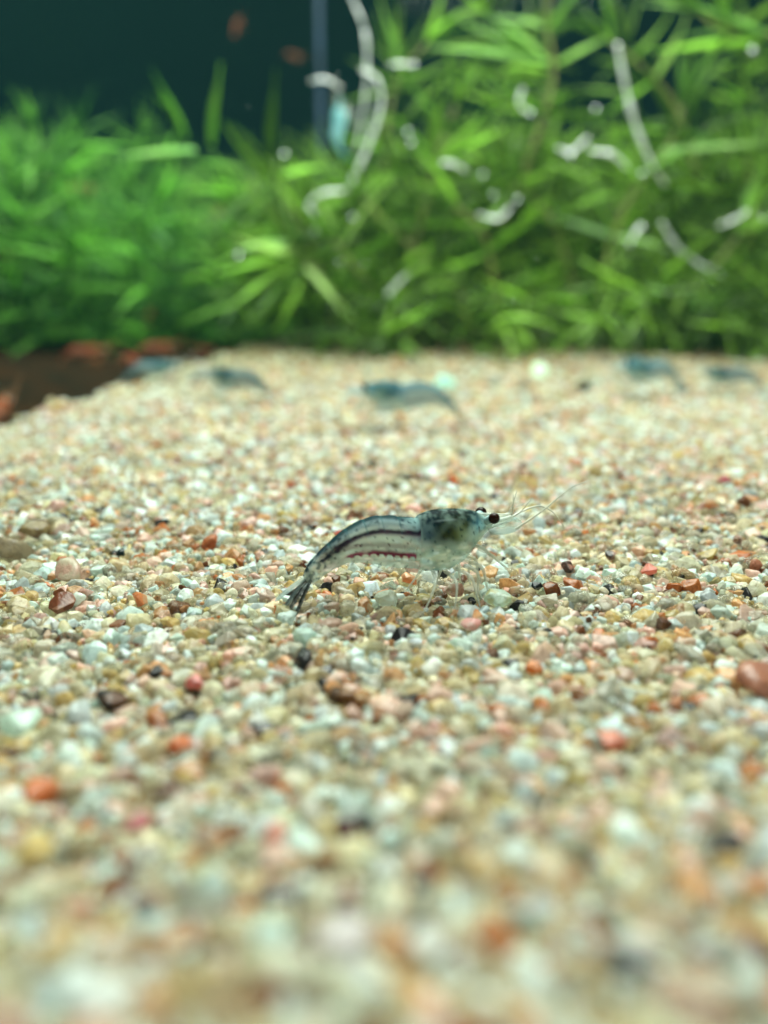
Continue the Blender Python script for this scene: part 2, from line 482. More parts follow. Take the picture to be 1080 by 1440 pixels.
# (photo pixel x, y, width in px, name, label, colour, second colour, clearness)
PEBBLES = [
    (700, 846, 40, 'pale aqua quartz pebble lying under the shrimp\'s head', (0.66, 0.80, 0.74), (0.62, 0.60, 0.34), .15),
    (776, 833, 34, 'glossy dark brown pebble touching a small black one', (0.17, 0.05, 0.018), (0.30, 0.10, 0.03), .2),
    (755, 829, 17, 'small black pebble touching the glossy dark brown pebble', (0.018, 0.026, 0.03), None, 0),
    (818, 811, 24, 'bright white chip just above the dark brown pebble', (0.82, 0.92, 0.90), None, .05),
    (798, 803, 26, 'pink pebble with a dark lower half beside the white chip', (0.58, 0.30, 0.22), (0.07, 0.045, 0.04), .1),
    (912, 807, 25, 'smooth salmon pink pebble lying alone on the sand', (0.78, 0.30, 0.24), None, .1),
    (932, 882, 26, 'dark brown angular pebble below the salmon pink one', (0.12, 0.06, 0.045), (0.3, 0.16, 0.1), .1),
    (860, 786, 20, 'dark grey pebble with a pinkish side, far right of the shrimp', (0.06, 0.05, 0.055), (0.45, 0.28, 0.24), .05),
    (578, 818, 30, 'orange triangular pebble under the shrimp\'s belly', (0.62, 0.24, 0.09), (0.7, 0.42, 0.24), .1),
    (640, 833, 32, 'rose and white pebble under the shrimp\'s legs', (0.55, 0.33, 0.26), (0.7, 0.66, 0.56), .25),
    (505, 822, 22, 'peach pebble below the shrimp\'s abdomen', (0.70, 0.42, 0.30), None, .2),
    (545, 848, 36, 'clear white-edged pebble directly below the shrimp\'s abdomen', (0.66, 0.74, 0.62), (0.78, 0.88, 0.82), .5),
    (488, 862, 34, 'greyish clear quartz pebble below the shrimp\'s tail half', (0.55, 0.54, 0.44), None, .6),
    (662, 884, 30, 'pink and white speckled pebble in front of the shrimp', (0.72, 0.38, 0.36), (0.78, 0.74, 0.68), .1),
    (606, 944, 34, 'white pebble standing out in front of the shrimp', (0.84, 0.86, 0.84), None, .1),
    (468, 1018, 30, 'milky white pebble in the blurred middle foreground', (0.82, 0.90, 0.88), None, .1),
    (484, 985, 40, 'dark brown pebble behind the milky white pebble', (0.10, 0.05, 0.03), (0.3, 0.16, 0.08), .1),
    (160, 985, 48, 'elongated dark brown pebble near the left, tipped with black', (0.16, 0.08, 0.05), (0.03, 0.035, 0.04), .05),
    (172, 782, 17, 'small black pebble between the shrimp\'s tail and the grey stones', (0.02, 0.035, 0.035), None, 0),
    (296, 766, 30, 'rusty orange pebble behind the shrimp\'s tail', (0.50, 0.17, 0.07), None, .1),
    (196, 848, 28, 'bright orange pebble left of the shrimp\'s tail tip', (0.66, 0.25, 0.10), (0.6, 0.36, 0.2), .15),
    (88, 852, 40, 'dark reddish brown pebble with a white neighbour near the left edge', (0.22, 0.07, 0.035), (0.4, 0.2, 0.12), .1),
    (112, 848, 22, 'white pebble touching the dark reddish brown one', (0.78, 0.84, 0.80), None, .1),
    (100, 803, 50, 'large pale pink pebble beside the grey-brown stones', (0.66, 0.45, 0.38), (0.6, 0.54, 0.42), .2),
    (18, 768, 62, 'large grey-brown stone cut by the left edge', (0.27, 0.22, 0.15), (0.40, 0.33, 0.22), .25),
    (48, 744, 46, 'olive brown rounded stone behind the large grey-brown one', (0.33, 0.25, 0.12), (0.16, 0.1, 0.05), .2),
    (1072, 958, 76, 'large terracotta pink stone cut by the right edge', (0.50, 0.24, 0.16), (0.42, 0.2, 0.14), 0),
    (862, 1046, 44, 'coral pink pebble in the blurred foreground, right', (0.72, 0.30, 0.22), None, 0),
    (60, 1116, 56, 'vivid orange pebble in the blurred foreground, left', (0.62, 0.19, 0.06), None, 0),
    (254, 1052, 40, 'orange peach pebble behind the vivid orange pebble', (0.70, 0.26, 0.12), None, 0),
    (196, 1160, 50, 'magenta pink pebble with a dark side, blurred, left foreground', (0.52, 0.16, 0.18), (0.1, 0.05, 0.05), 0),
    (388, 1186, 40, 'salmon pebble in the blurred centre-left foreground', (0.70, 0.32, 0.24), None, 0),
    (484, 1176, 36, 'dark maroon pebble in the blurred centre foreground', (0.10, 0.025, 0.035), None, 0),
    (884, 1172, 54, 'round white pebble in the blurred right foreground', (0.80, 0.90, 0.88), None, 0),
    (28, 1016, 60, 'long pale aqua pebble at the left edge', (0.68, 0.84, 0.78), None, .2),
    (700, 1330, 70, 'rust brown pebble at the bottom, right of centre', (0.46, 0.17, 0.05), None, 0),
    (560, 1340, 70, 'orange brown pebble at the bottom centre', (0.55, 0.27, 0.08), None, 0),
    (600, 1335, 62, 'white pebble at the bottom beside the orange brown one', (0.80, 0.84, 0.82), None, .1),
    (480, 1320, 90, 'large lilac white pebble at the bottom centre', (0.74, 0.70, 0.72), None, .1),
    (275, 966, 30, 'pink red pebble in front of the shrimp\'s tail', (0.68, 0.24, 0.22), None, .05),
    (1062, 800, 20, 'rust red pebble at the right edge', (0.45, 0.2, 0.13), None, .1),
    (626, 538, 36, 'bright aqua white stone far back near the plants, centre', (0.60, 0.93, 0.88), None, 0),
    (760, 524, 34, 'greenish white stone at the foot of the plants', (0.70, 0.92, 0.78), None, 0),
    (820, 545, 30, 'dark stone far back on the sand near the plants', (0.07, 0.06, 0.055), None, 0),
    (635, 678, 20, 'orange red pebble on the sand behind the shrimp\'s head', (0.68, 0.19, 0.06), None, 0),
    (476, 755, 17, 'small red pebble just behind the shrimp\'s abdomen', (0.60, 0.15, 0.12), None, 0),
    (411, 686, 18, 'rust red pebble on the sand behind the shrimp\'s back', (0.52, 0.16, 0.08), None, 0),
    (750, 945, 26, 'orange pebble in front of the shrimp, right of the white one', (0.68, 0.26, 0.07), None, .05),
    (1018, 679, 22, 'crimson pebble on the far sand at the right', (0.42, 0.10, 0.13), None, 0),
]
peb_xy = []
for k, (px, py, w, label, c1, c2, clr) in enumerate(PEBBLES):
    far = py < 560
    g = ground(px, py + w * .22)
    d = (g - co.location).length
    r = w * d / F / 2 * 1.08
    flat = .72 if w < 44 else .5
    m = grain_material('pebble_stone', False, c1, clr, c2)
    me = grain_mesh('pebble', 100 + k, m, 3, 13, (1, .9, flat), crystal=w < 45 and k % 3 != 1)
    o = bpy.data.objects.new('pebble', me); COL.objects.link(o)
    o.location = (g.x, g.y, g.z + r * (.36 if w < 44 else .2) + .05)
    o.scale = (r, r, r)
    rr = random.Random(k)
    o.rotation_euler = (rr.uniform(-.35, .35), rr.uniform(-.35, .35), rr.uniform(0, 6.28))
    tag(o, label, 'pebble', 'pebbles lying on the sand')
    peb_xy.append((g.x, g.y, r))

# loose grains: nobody could count them -> one object, grains placed with geometry nodes
PALETTE = [  # weight, colour, clearness range
    (.25, (0.88, 0.79, 0.54), (.3, .75)),
    (.22, (0.88, 0.86, 0.70), (.3, .75)),
    (.18, (0.78, 0.91, 0.90), (.0, .35)),
    (.075, (0.78, 0.60, 0.25), (.25, .65)),
    (.10, (0.84, 0.60, 0.51), (.05, .45)),
    (.05, (0.76, 0.44, 0.21), (.1, .55)),
    (.020, (0.62, 0.22, 0.07), (.0, .4)),
    (.030, (0.25, 0.10, 0.045), (.0, .4)),
    (.020, (0.04, 0.04, 0.042), (.0, .1)),
    (.06, (0.66, 0.67, 0.54), (.3, .7)),
]


def sand_points():
    P, Rr = [], []
    y = .9
    while y < 66:
        sp = 0.098 if y < 18 else (0.098 + (y - 18) * .0035 if y < 46 else .24)
        half = (y * .968 + 1.2) * 0.445 + 1.2
        n = int(2 * half / sp)
        xs = -half + (np.arange(n) + rng.uniform(-.42, .42, n)) * sp
        ys = y + rng.uniform(-.42, .42, n) * sp
        for x, yy in zip(xs, ys):
            if in_tank(x, yy, .12):
                P.append((x, yy)); Rr.append(sp / .098)
        y += sp * .9
    y = .9
    while y < 17:                                       # fines between the grains
        half = (y * .968 + 1.2) * 0.445 + .6
        for _ in range(int(2 * half * 85 * .1)):
            x, yy = rng.uniform(-half, half), y + rng.uniform(0, .1)
            if in_tank(x, yy, .12): P.append((x, yy)); Rr.append(-1)
        y += .1
    return np.array(P), np.array(Rr)


XY, SF = sand_points()
n = len(XY)
size = np.clip(rng.lognormal(math.log(.072), .45, n), .026, .16) * np.where(SF > 0, 1 + (SF - 1) * .75, .42)
sx = size * rng.uniform(.85, 1.25, n); sy = size * rng.uniform(.8, 1.15, n); sz = size * rng.uniform(.7, 1.05, n)
zz = np.array([hs(x, y) for x, y in XY]) + np.where(SF > 0, rng.uniform(-.04, .03, n), rng.uniform(-.01, .05, n))
# leave room round the larger pebbles
for (x, y, r) in peb_xy:
    d = np.hypot(XY[:, 0] - x, XY[:, 1] - y)
    zz[d < r * .9] -= .16
    zz[(d >= r * .9) & (d < r * 1.5) & (XY[:, 1] < y)] -= .035
wt = np.array([p[0] for p in PALETTE]); wt /= wt.sum()
ci = rng.choice(len(PALETTE), n, p=wt)
cols = np.array([p[1] for p in PALETTE])[ci]
cl = np.array([p[2] for p in PALETTE])[ci]
clear = cl[:, 0] + (cl[:, 1] - cl[:, 0]) * rng.random(n)
mulm_shade = np.clip((XY[:, 1] - 24) / 20, 0, 1)[:, None]      # brownish sediment plus the plants' shade, painted into the far grains
cols = cols * (1 - mulm_shade * (1 - np.array((.60, .57, .38))))
cols = np.clip(cols * rng.uniform(.66, 1.12, (n, 1)) * rng.uniform(.95, 1.05, (n, 3)), .01, .93)

me = bpy.data.meshes.new('sand')
me.vertices.add(n)
me.vertices.foreach_set('co', np.column_stack([XY, zz]).astype(np.float32).ravel())
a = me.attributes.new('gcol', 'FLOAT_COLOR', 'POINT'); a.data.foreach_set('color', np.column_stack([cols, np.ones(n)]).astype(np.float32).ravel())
a = me.attributes.new('gclear', 'FLOAT', 'POINT'); a.data.foreach_set('value', clear.astype(np.float32))
a = me.attributes.new('gscale', 'FLOAT_VECTOR', 'POINT'); a.data.foreach_set('vector', np.column_stack([sx, sy, sz]).astype(np.float32).ravel())
rot = np.column_stack([rng.uniform(-.8, .8, n), rng.uniform(-.8, .8, n), rng.uniform(0, 6.283, n)])
a = me.attributes.new('grot', 'FLOAT_VECTOR', 'POINT'); a.data.foreach_set('vector', rot.astype(np.float32).ravel())
a = me.attributes.new('gpick', 'INT', 'POINT'); a.data.foreach_set('value', rng.integers(0, 14, n).astype(np.int32))
me.update()
sand = bpy.data.objects.new('sand', me); COL.objects.link(sand)
tag(sand, 'coarse multicoloured quartz sand covering the tank floor', 'sand', kind='stuff')
me.materials.append(M['grain'])

protos = bpy.data.collections.new('grain_shapes')
for k in range(14):
    pm = grain_mesh('grain_shape', 900 + k, M['grain'], 3, 9 + k % 6, (1, 1, 1), crystal=k % 5 != 0)
    protos.objects.link(bpy.data.objects.new('grain_shape', pm))

ng = bpy.data.node_groups.new('scatter_grains', 'GeometryNodeTree')
ng.interface.new_socket('Geometry', in_out='INPUT', socket_type='NodeSocketGeometry')
ng.interface.new_socket('Geometry', in_out='OUTPUT', socket_type='NodeSocketGeometry')
gi = ng.nodes.new('NodeGroupInput'); go = ng.nodes.new('NodeGroupOutput')
iop = ng.nodes.new('GeometryNodeInstanceOnPoints')
ci_ = ng.nodes.new('GeometryNodeCollectionInfo')
ci_.inputs['Collection'].default_value = protos
ci_.inputs['Separate Children'].default_value = True
ci_.inputs['Reset Children'].default_value = True


def named(nm, ty):
    q = ng.nodes.new('GeometryNodeInputNamedAttribute'); q.data_type = ty
    q.inputs['Name'].default_value = nm
    return q.outputs['Attribute']


ng.links.new(gi.outputs[0], iop.inputs['Points'])
ng.links.new(ci_.outputs[0], iop.inputs['Instance'])
iop.inputs['Pick Instance'].default_value = True
ng.links.new(named('gpick', 'INT'), iop.inputs['Instance Index'])
e2r = ng.nodes.new('FunctionNodeEulerToRotation')
ng.links.new(named('grot', 'FLOAT_VECTOR'), e2r.inputs[0])
ng.links.new(e2r.outputs[0], iop.inputs['Rotation'])
ng.links.new(named('gscale', 'FLOAT_VECTOR'), iop.inputs['Scale'])
ng.links.new(iop.outputs[0], go.inputs[0])
md = sand.modifiers.new('scatter', 'NODES'); md.node_group = ng

# ------------------------------------------------------------------ shrimp
ST = [  # top x,z  bottom x,z  half width   (head -> tail)
    (.610, .860, .608, .815, .022), (.565, .915, .560, .765, .065), (.50, .955, .485, .700, .105), (.42, .995, .390, .590, .145), (.30, 1.028, .285, .455, .182),
    (.13, 1.045, .12, .375, .202), (-.065, 1.040, -.06, .360, .203), (-.20, 1.000, -.21, .392, .190), (-.262, .962, -.28, .412, .172),
    (-.40, .985, -.38, .425, .170), (-.56, 1.008, -.50, .440, .166), (-.75, 1.005, -.655, .478, .158), (-.945, .935, -.815, .515, .145), (-1.10, .835, -.96, .525, .128),
    (-1.21, .745, -1.08, .500, .108), (-1.31, .655, -1.19, .440, .088), (-1.395, .565, -1.29, .375, .068), (-1.455, .47, -1.37, .33, .048), (-1.475, .415, -1.42, .345, .026)]
NS, NR = 230, 88


def sm(x, a, b):
    t = min(1, max(0, (x - a) / (b - a)))
    return t * t * (3 - 2 * t)


def bump_(x, c, w):
    return math.exp(-((x - c) / w) ** 2)


def shrimp_body():
    rows = crom(ST, NS)
    V, C, Fc = [], [], []
    segs = [-.27, -.45, -.64, -.83, -1.02, -1.20, -1.37]
    for i, (tx, tz, bx, bz, w) in enumerate(rows):
        s = i / (NS - 1)
        cx, cz, ux, uz = (tx + bx) / 2, (tz + bz) / 2, (tx - bx) / 2, (tz - bz) / 2
        head = sm(tx, -.245, -.215)
        grow = 1.0
        if tx < -.24:                                   # overlapping abdominal rings
            for q in segs:
                if tx > q - .19 and tx <= q: grow += .034 * (1 - (q - tx) / .19) * sm(q - tx, 0, .012)
                if tx > q - .19 and tx <= q: break
        for k in range(NR):
            f = 2 * math.pi * k / NR
            cf, sf = math.cos(f), math.sin(f)
            e = .88
            yy = w * math.copysign(abs(sf) ** e, sf)
            if cf < 0: yy *= 1 - .25 * (-cf) ** 2       # narrower belly
            h = (1 - cf) / 2                            # 0 back .. 1 belly
            scal = 0
            if tx < -.26 and h > .8: scal = .006 * abs(math.sin((tx + .27) / .19 * math.pi)) * (h - .8) / .2
            x = cx + ux * cf * grow; z = cz + uz * cf * grow + scal
            yy *= grow
            V.append((x, yy, z))
            n1 = noise.noise((x * 9, yy * 9, z * 9)); n2 = noise.noise((x * 24, yy * 24 + 5, z * 24)); n3 = noise.noise((x * 4, yy * 4 - 9, z * 4))
            speck = sm(noise.noise((x * 30 + 40, yy * 30, z * 30)), .42, .55)
            if head < .5:
                col = np.array((.60, .71, .65)); al = .64
                back = 1 - sm(h, .03, .22)
                col = col * (1 - back * .85) + np.array((.16, .29, .36)) * back * .7; al += .25 * back
                edge = 1 - sm(h, .01, .075 + .04 * n1)
                col = col * (1 - .95 * edge) + np.array((.006, .03, .036)) * .95 * edge; al += .1 * edge
                bl = bump_(h, .14, .07) * sm(n1, -.1, .4)     # bluish white cells under the back
                col = col * (1 - .6 * bl) + np.array((.48, .64, .70)) * .6 * bl
                jn = sm(tx + .05 * n3, -.46, -.25)             # blends into the carapace
                col = col * (1 - .65 * jn) + np.array((.30, .50, .50)) * .65 * jn
                bh = bump_(x, -.20, .13) * bump_(h, .27, .17)
                col = col * (1 - .85 * bh) + np.array((.035, .09, .20)) * .85 * bh; al = al + (1 - al) * .7 * bh
                mot = back * sm(n2 + .6 * n1, .12, .4)
                col = col * (1 - .93 * mot) + np.array((.012, .04, .055)) * .93 * mot; al = al + (1 - al) * .5 * mot
                tail = sm(-tx, .95, 1.2)
                gw = .055 + .085 * tail
                gut = bump_(h, .235 + .03 * tail - .04 * sm(-tx, 1.15, 1.4) + .012 * n3, gw) * (1 - sm(-tx, 1.30, 1.38))
                gut = min(1, gut * (1.35 + .5 * n1 + .35 * n2))
                gc = np.array((.012, .007, .024)) + np.array((.05, .008, .02)) * max(0, n1)
                col = col * (1 - gut) + gc * gut; al = al + (1 - al) * gut * .95
                sub = bump_(h, .285 + .05 * tail, .03) * .35 * (1 - tail)
                col = col * (1 - sub) + np.array((.35, .28, .36)) * sub
                if -1.22 < tx < -.25:
                    ph = ((tx + .27) / .10)
                    sc_ = abs(math.sin(ph * math.pi)) ** .7
                    lowedge = .77 - .10 * sc_
                    vb = sm(h, .54 + .05 * n1 - .03 * n3, .665) * (1 - sm(h, lowedge, lowedge + .02))
                    vb *= sm(-tx, .25, .30) * (1 - sm(-tx, 1.06, 1.20)) * (1.0 + .45 * n1 + .25 * n2)
                    vb = min(1, max(0, vb * 1.3))
                    rc = np.array((.26, .03, .085)) * (1 - .55 * max(0, n2)) ; rc = rc * .65 if n3 < -.05 else rc
                    col = col * (1 - vb) + rc * vb; al = al + (1 - al) * vb * .9
                low = sm(h, .70, .76)
                if tail < .6:
                    al = al * (1 - low) + .5 * low
                    col = col * (1 - .3 * low) + np.array((.50, .64, .56)) * .3 * low
                if tx < -1.10:
                    tt = sm(-tx, 1.12, 1.36)
                    dk = tt * sm(n2 + .5 * n1, -.05, .3)
                    col = col * (1 - .75 * dk) + np.array((.012, .035, .05)) * .85 * dk
                    al = al * (1 - tt * .35) + dk * .35
                ring = 0
                for q in segs[1:]: ring = max(ring, bump_(tx, q, .008) * (1 - sm(h, .14, .30)))
                col = col * (1 - .7 * ring) + np.array((.03, .12, .14)) * .7 * ring
                if speck > 0 and .3 < h < .8: col = col * (1 - .75 * speck) + np.array((.01, .03, .04)) * .75 * speck
            else:
                col = np.array((.42, .62, .56)); al = .56
                lowc = sm(h, .6, 1.0); al -= .18 * lowc
                mid = sm(x, -.24, -.1) * (1 - sm(x, .33, .46))
                # dark saddle along the back
                sd = (1 - sm(h, .09 + .05 * n1 + .05 * sm(x, .05, .3), .30 + .10 * n1 + .10 * sm(x, .05, .3))) * (.85 + .6 * n1 + .4 * n2)
                sd = min(1, max(0, sd)) * (1 - sm(x, .40, .52))
                col = col * (1 - sd * .985) + np.array((.005, .012, .016)) * sd * .985; al = al + (1 - al) * sd * .98
                # pale highlight line on the saddle, painted into the pigment
                glint = bump_(h, .115 + .02 * n3, .012) * sm(x, -.12, -.02) * (1 - sm(x, .10, .2))
                col = col * (1 - .6 * glint) + np.array((.50, .66, .70)) * .6 * glint
                # blue haze behind, olive-black stomach in the middle
                bh = bump_(x, -.15, .13) * bump_(h, .31, .17)
                col = col * (1 - .92 * bh) + np.array((.025, .07, .16)) * .92 * bh; al = al + (1 - al) * .8 * bh
                ol = math.exp(-((x - .06 + .05 * n1) / .21) ** 2 - ((h - .33 + .06 * n1) / .21) ** 2)
                ol = min(1, ol * 1.12)
                oc = np.array((.012, .018, .008)) + np.array((.09, .10, .02)) * sm(x, .1, .25) + np.array((.03, .03, 0)) * n2
                col = col * (1 - .985 * ol) + np.clip(oc, .006, 1) * .985 * ol; al = al + (1 - al) * .95 * ol
                fr = bump_(x, .20, .10) * bump_(h, .36, .12)
                col = col * (1 - .5 * fr) + np.array((.26, .32, .13)) * .5 * fr; al += .25 * fr
                # light blue cheek
                ck = min(1, 1.25 * math.exp(-((x - .43) / .085) ** 2 - ((h - .36) / .19) ** 2))
                col = col * (1 - .85 * ck) + np.array((.17, .48, .62)) * .85 * ck; al = al + (1 - al) * .6 * ck
                ckd = ck * sm(n2, .1, .35)
                col = col * (1 - .8 * ckd) + np.array((.03, .10, .16)) * .8 * ckd
                hd = sm(x, .50, .58); col = col * (1 - .5 * hd) + np.array((.66, .76, .72)) * .5 * hd; al = al * (1 - hd) + .45 * hd
                if speck > 0: col = col * (1 - .8 * speck) + np.array((.006, .03, .04)) * .8 * speck; al += .35 * speck
                edge = bump_(tx, -.225, .01) * .5
                col = col * (1 - edge) + np.array((.25, .36, .38)) * edge
            C.append((*np.clip(col, .005, .95), min(1, max(.08, al))))
    for i in range(NS - 1):
        for k in range(NR):
            k2 = (k + 1) % NR
            Fc.append((i * NR + k, i * NR + k2, (i + 1) * NR + k2, (i + 1) * NR + k))
    Fc.append(tuple(range(NR)))
    Fc.append(tuple((NS - 1) * NR + k for k in reversed(range(NR))))
    me = bpy.data.meshes.new('body')
    me.from_pydata(V, [], Fc)
    me.polygons.foreach_set('use_smooth', [True] * len(me.polygons))
    ca = me.color_attributes.new('pigment', 'FLOAT_COLOR', 'POINT')
    ca.data.foreach_set('color', np.array(C, np.float32).ravel())
    bm = bmesh.new(); bm.from_mesh(me); bmesh.ops.recalc_face_normals(bm, faces=bm.faces); bm.to_mesh(me); bm.free()
    me.materials.append(M['shrimp'])
    return me


def blade(name, base, tip, width, up, thick=.010, dark=.6, nl=16, nw=6, seed=0, belly=.6, red=0.0):
    """a leaf-shaped plate with pigment streaks (tail fan blade, antennal scale)"""
    base, tip, up = Vector(base), Vector(tip), Vector(up).normalized()
    d = (tip - base); Ln = d.length; d.normalize()
    side = d.cross(up).normalized(); up = side.cross(d).normalized()
    V, C, Fc = [], [], []
    for lay in (1, -1):
        for i in range(nl + 1):
            u = i / nl
            w = width * (math.sin(math.pi * min(1, u * belly + .12)) ** .8) * (1 if u < .86 else math.sqrt(max(0, 1 - ((u - .86) / .14) ** 2)) * .98 + .02)
            for j in range(nw + 1):
                v = j / nw * 2 - 1
                p = base + d * (Ln * u) + side * (w * v) + up * (lay * thick * (1 - v * v) * (1 - .6 * u) + .12 * width * v * v - .05 * Ln * u * u)
                V.append(p)
                stq = sm(noise.noise((v * 4.6 + seed * 7, u * .9, seed)), -.02, .16) * dark
                stq = max(stq, dark * sm(abs(v), .72, .95) * .9)
                col = np.array((.40, .52, .50)) * (.55 if dark > .6 else 1.25) * (1 - stq) + np.array((.006, .010, .022)) * stq
                if red: 
                    rq = red * bump_(v, .1, .35) * bump_(u, .5, .3)
                    col = col * (1 - rq) + np.array((.09, .008, .018)) * rq; stq = max(stq, rq)
                C.append((*col, min(1, .34 + .64 * stq)))
    m = (nl + 1) * (nw + 1)
    for lay in (0, 1):
        for i in range(nl):
            for j in range(nw):
                q = lay * m + i * (nw + 1) + j
                Fc.append((q, q + 1, q + nw + 2, q + nw + 1) if lay == 0 else (q, q + nw + 1, q + nw + 2, q + 1))
    rim = [i * (nw + 1) for i in range(nl + 1)] + [nl * (nw + 1) + j for j in range(1, nw + 1)] + [i * (nw + 1) + nw for i in range(nl - 1, -1, -1)] + list(range(nw - 1, 0, -1))
    for k in range(len(rim)):
        a_, b_ = rim[k], rim[(k + 1) % len(rim)]
        Fc.append((a_, b_, b_ + m, a_ + m))
    me = bpy.data.meshes.new(name); me.from_pydata([tuple(v) for v in V], [], Fc)
    me.polygons.foreach_set('use_smooth', [True] * len(me.polygons))
    ca = me.color_attributes.new('pigment', 'FLOAT_COLOR', 'POINT'); ca.data.foreach_set('color', np.array(C, np.float32).ravel())
    me.materials.append(M['shrimp'])
    return me


def put(name, me, parent):
    o = bpy.data.objects.new(name, me); COL.objects.link(o); o.parent = parent
    return o


def make_shrimp():
    root = empty('shrimp')
    put('body', shrimp_body(), root)
    # rostrum: toothed spike between the eyes
    tube('rostrum', [(.44, 0, .965), (.60, 0, .955), (.76, 0, .945), (.86, 0, .955)], .022, .003, M['limb'], root, 12, 7)
    for s, ex in ((-1, .585), (1, .535)):
        eye_c = Vector((ex, s * .135, .945))
        bm = bmesh.new(); bmesh.ops.create_uvsphere(bm, u_segments=24, v_segments=16, radius=.061)
        for v in bm.verts: v.co = Vector((v.co.x * 1.04, v.co.y * .95, v.co.z)) + eye_c
        me = bpy.data.meshes.new('eye'); bm.to_mesh(me); bm.free()
        me.polygons.foreach_set('use_smooth', [True] * len(me.polygons)); me.materials.append(M['eye'])
        eye = put('eye', me, root)
        tube('eye_stalk', [(ex - .075, s * .055, .895), (ex - .035, s * .095, .925), (ex - .008, s * .125, .942)], .045, .050, M['eye_stalk'], eye, 8, 12)
        # antennule stalk and its two whips, antennal scale, long antenna
        st = tube('antennule', [(.57, s * .04, .875), (.70, s * .05, .895), (.83, s * .055, .925)], .038, .024, M['limb'], root, 10, 10)
        tube('flagellum', [(.82, s * .055, .93), (.825 if s < 0 else .88, s * .07, 1.03), (.815 if s < 0 else .93, s * .09, 1.19)], .010, .004, M['feeler'], st, 10, 6)
        tube('flagellum', [(.84, s * .055, .925), (.93, s * .08, 1.0), (1.03 + .12 * (s > 0), s * .12, 1.15 - .1 * (s > 0))], .009, .0035, M['feeler'], st, 10, 6)
        sc_ = put('antennal_scale', blade('antennal_scale', (.54, s * .10, .80), (.93, s * .09, .875), .105, (0, s * .9, 1), .014, .10, seed=3 + s, belly=.75), root)
        an = [(.56, s * .10, .765), (.76, s * .12, .775), (.92, s * .14, .86), (1.15, s * .17, 1.02), (1.42, s * .2, 1.24), (1.62, s * .25, 1.33)] if s < 0 else \
             [(.56, s * .10, .765), (.78, s * .14, .80), (1.02, s * .2, .90), (1.28, s * .3, .93), (1.52, s * .42, .82), (1.72, s * .52, .60)]
        tube('antenna', an, .021, .0045, M['feeler'], root, 30, 6)
        # mouthpart leg that reaches forward
        tube('maxilliped', [(.44, s * .07, .60), (.56, s * .10, .54), (.66, s * .11, .45), (.76, s * .12, .36)], .024, .010, M['limb'], root, 12, 8)
        # two small claw legs, three walking legs
        for (a_, b_, c_, d_, r_) in [
            ((.33, .09, .47), (.46, .15, .40), (.50, .17, .24), (.54, .16, .10), .022),
            ((.27, .09, .43), (.40, .17, .36), (.40, .20, .18), (.46, .20, .03), .022),
            ((.18, .10, .40), (.30, .26, .34), (.34, .33, .16), (.38, .36, .01), .020),
            ((.06, .10, .38), (.12, .28, .32), (.10, .36, .16), (.06, .40, .01), .020),
            ((-.08, .10, .39), (-.10, .26, .33), (-.18, .34, .17), (-.28, .38, .01), .020)]:
            pts = [(p[0] + (.03 * (s > 0)), s * p[1], p[2]) for p in (a_, b_, c_, d_)]
            tube('leg', pts, r_ * 1.2, .008, M['limb'], root, 16, 8)
        # swimmerets under the abdomen
        for q in range(5):
            x = -.36 - q * .145
            z = .45 + (.0 if q < 2 else .025 * (q - 1))
            put('swimmeret', blade('swimmeret', (x, s * .085, z + .06), (x - .03, s * .07, z - .01), .036, (1, 0, .2), .010, .05, 10, 4, seed=q, belly=.8), root)
    # tail fan
    fan = [((-1.42, 0, .41), (-1.70, 0, .09), .055, .75, 0.0, 'telson'),
           ((-1.40, -.030, .385), (-1.71, -.07, .006), .062, .97, .8, 'tail_blade'), ((-1.40, .030, .385), (-1.71, .05, .03), .06, .9, .5, 'tail_blade'),
           ((-1.39, -.045, .38), (-1.60, -.14, .03), .062, .9, 0.0, 'tail_blade'), ((-1.40, .045, .40), (-1.77, .16, .12), .065, .55, 0.0, 'tail_blade')]
    for k, (b_, t_, w_, dk, rd, nm) in enumerate(fan):
        put(nm, blade(nm, b_, t_, w_, (-.75, 0, .6), .012, dk, 22, 10, seed=11 + k, belly=.72, red=rd), root)
    return root


def copy_thing(root, mat_map):
    r = root.copy(); COL.objects.link(r)
    for ch in root.children:
        c = ch.copy(); COL.objects.link(c); c.parent = r
        remap(c, mat_map)
        for g_ in ch.children:
            d = g_.copy(); COL.objects.link(d); d.parent = c
            remap(d, mat_map)
    return r


def remap(o, mat_map):
    cur = o.data.materials[0]
    if cur.name in mat_map:
        o.material_slots[0].link = 'OBJECT'
        o.material_slots[0].material = mat_map[cur.name]


shrimp = make_shrimp()
shrimp.location = (0.58, 9.2, -0.01)
shrimp.rotation_euler = (0, 0, R(14))
tag(shrimp, 'sharp translucent shrimp with dark gut stripe facing right in the middle of the sand', 'shrimp', 'translucent shrimps on the sand')

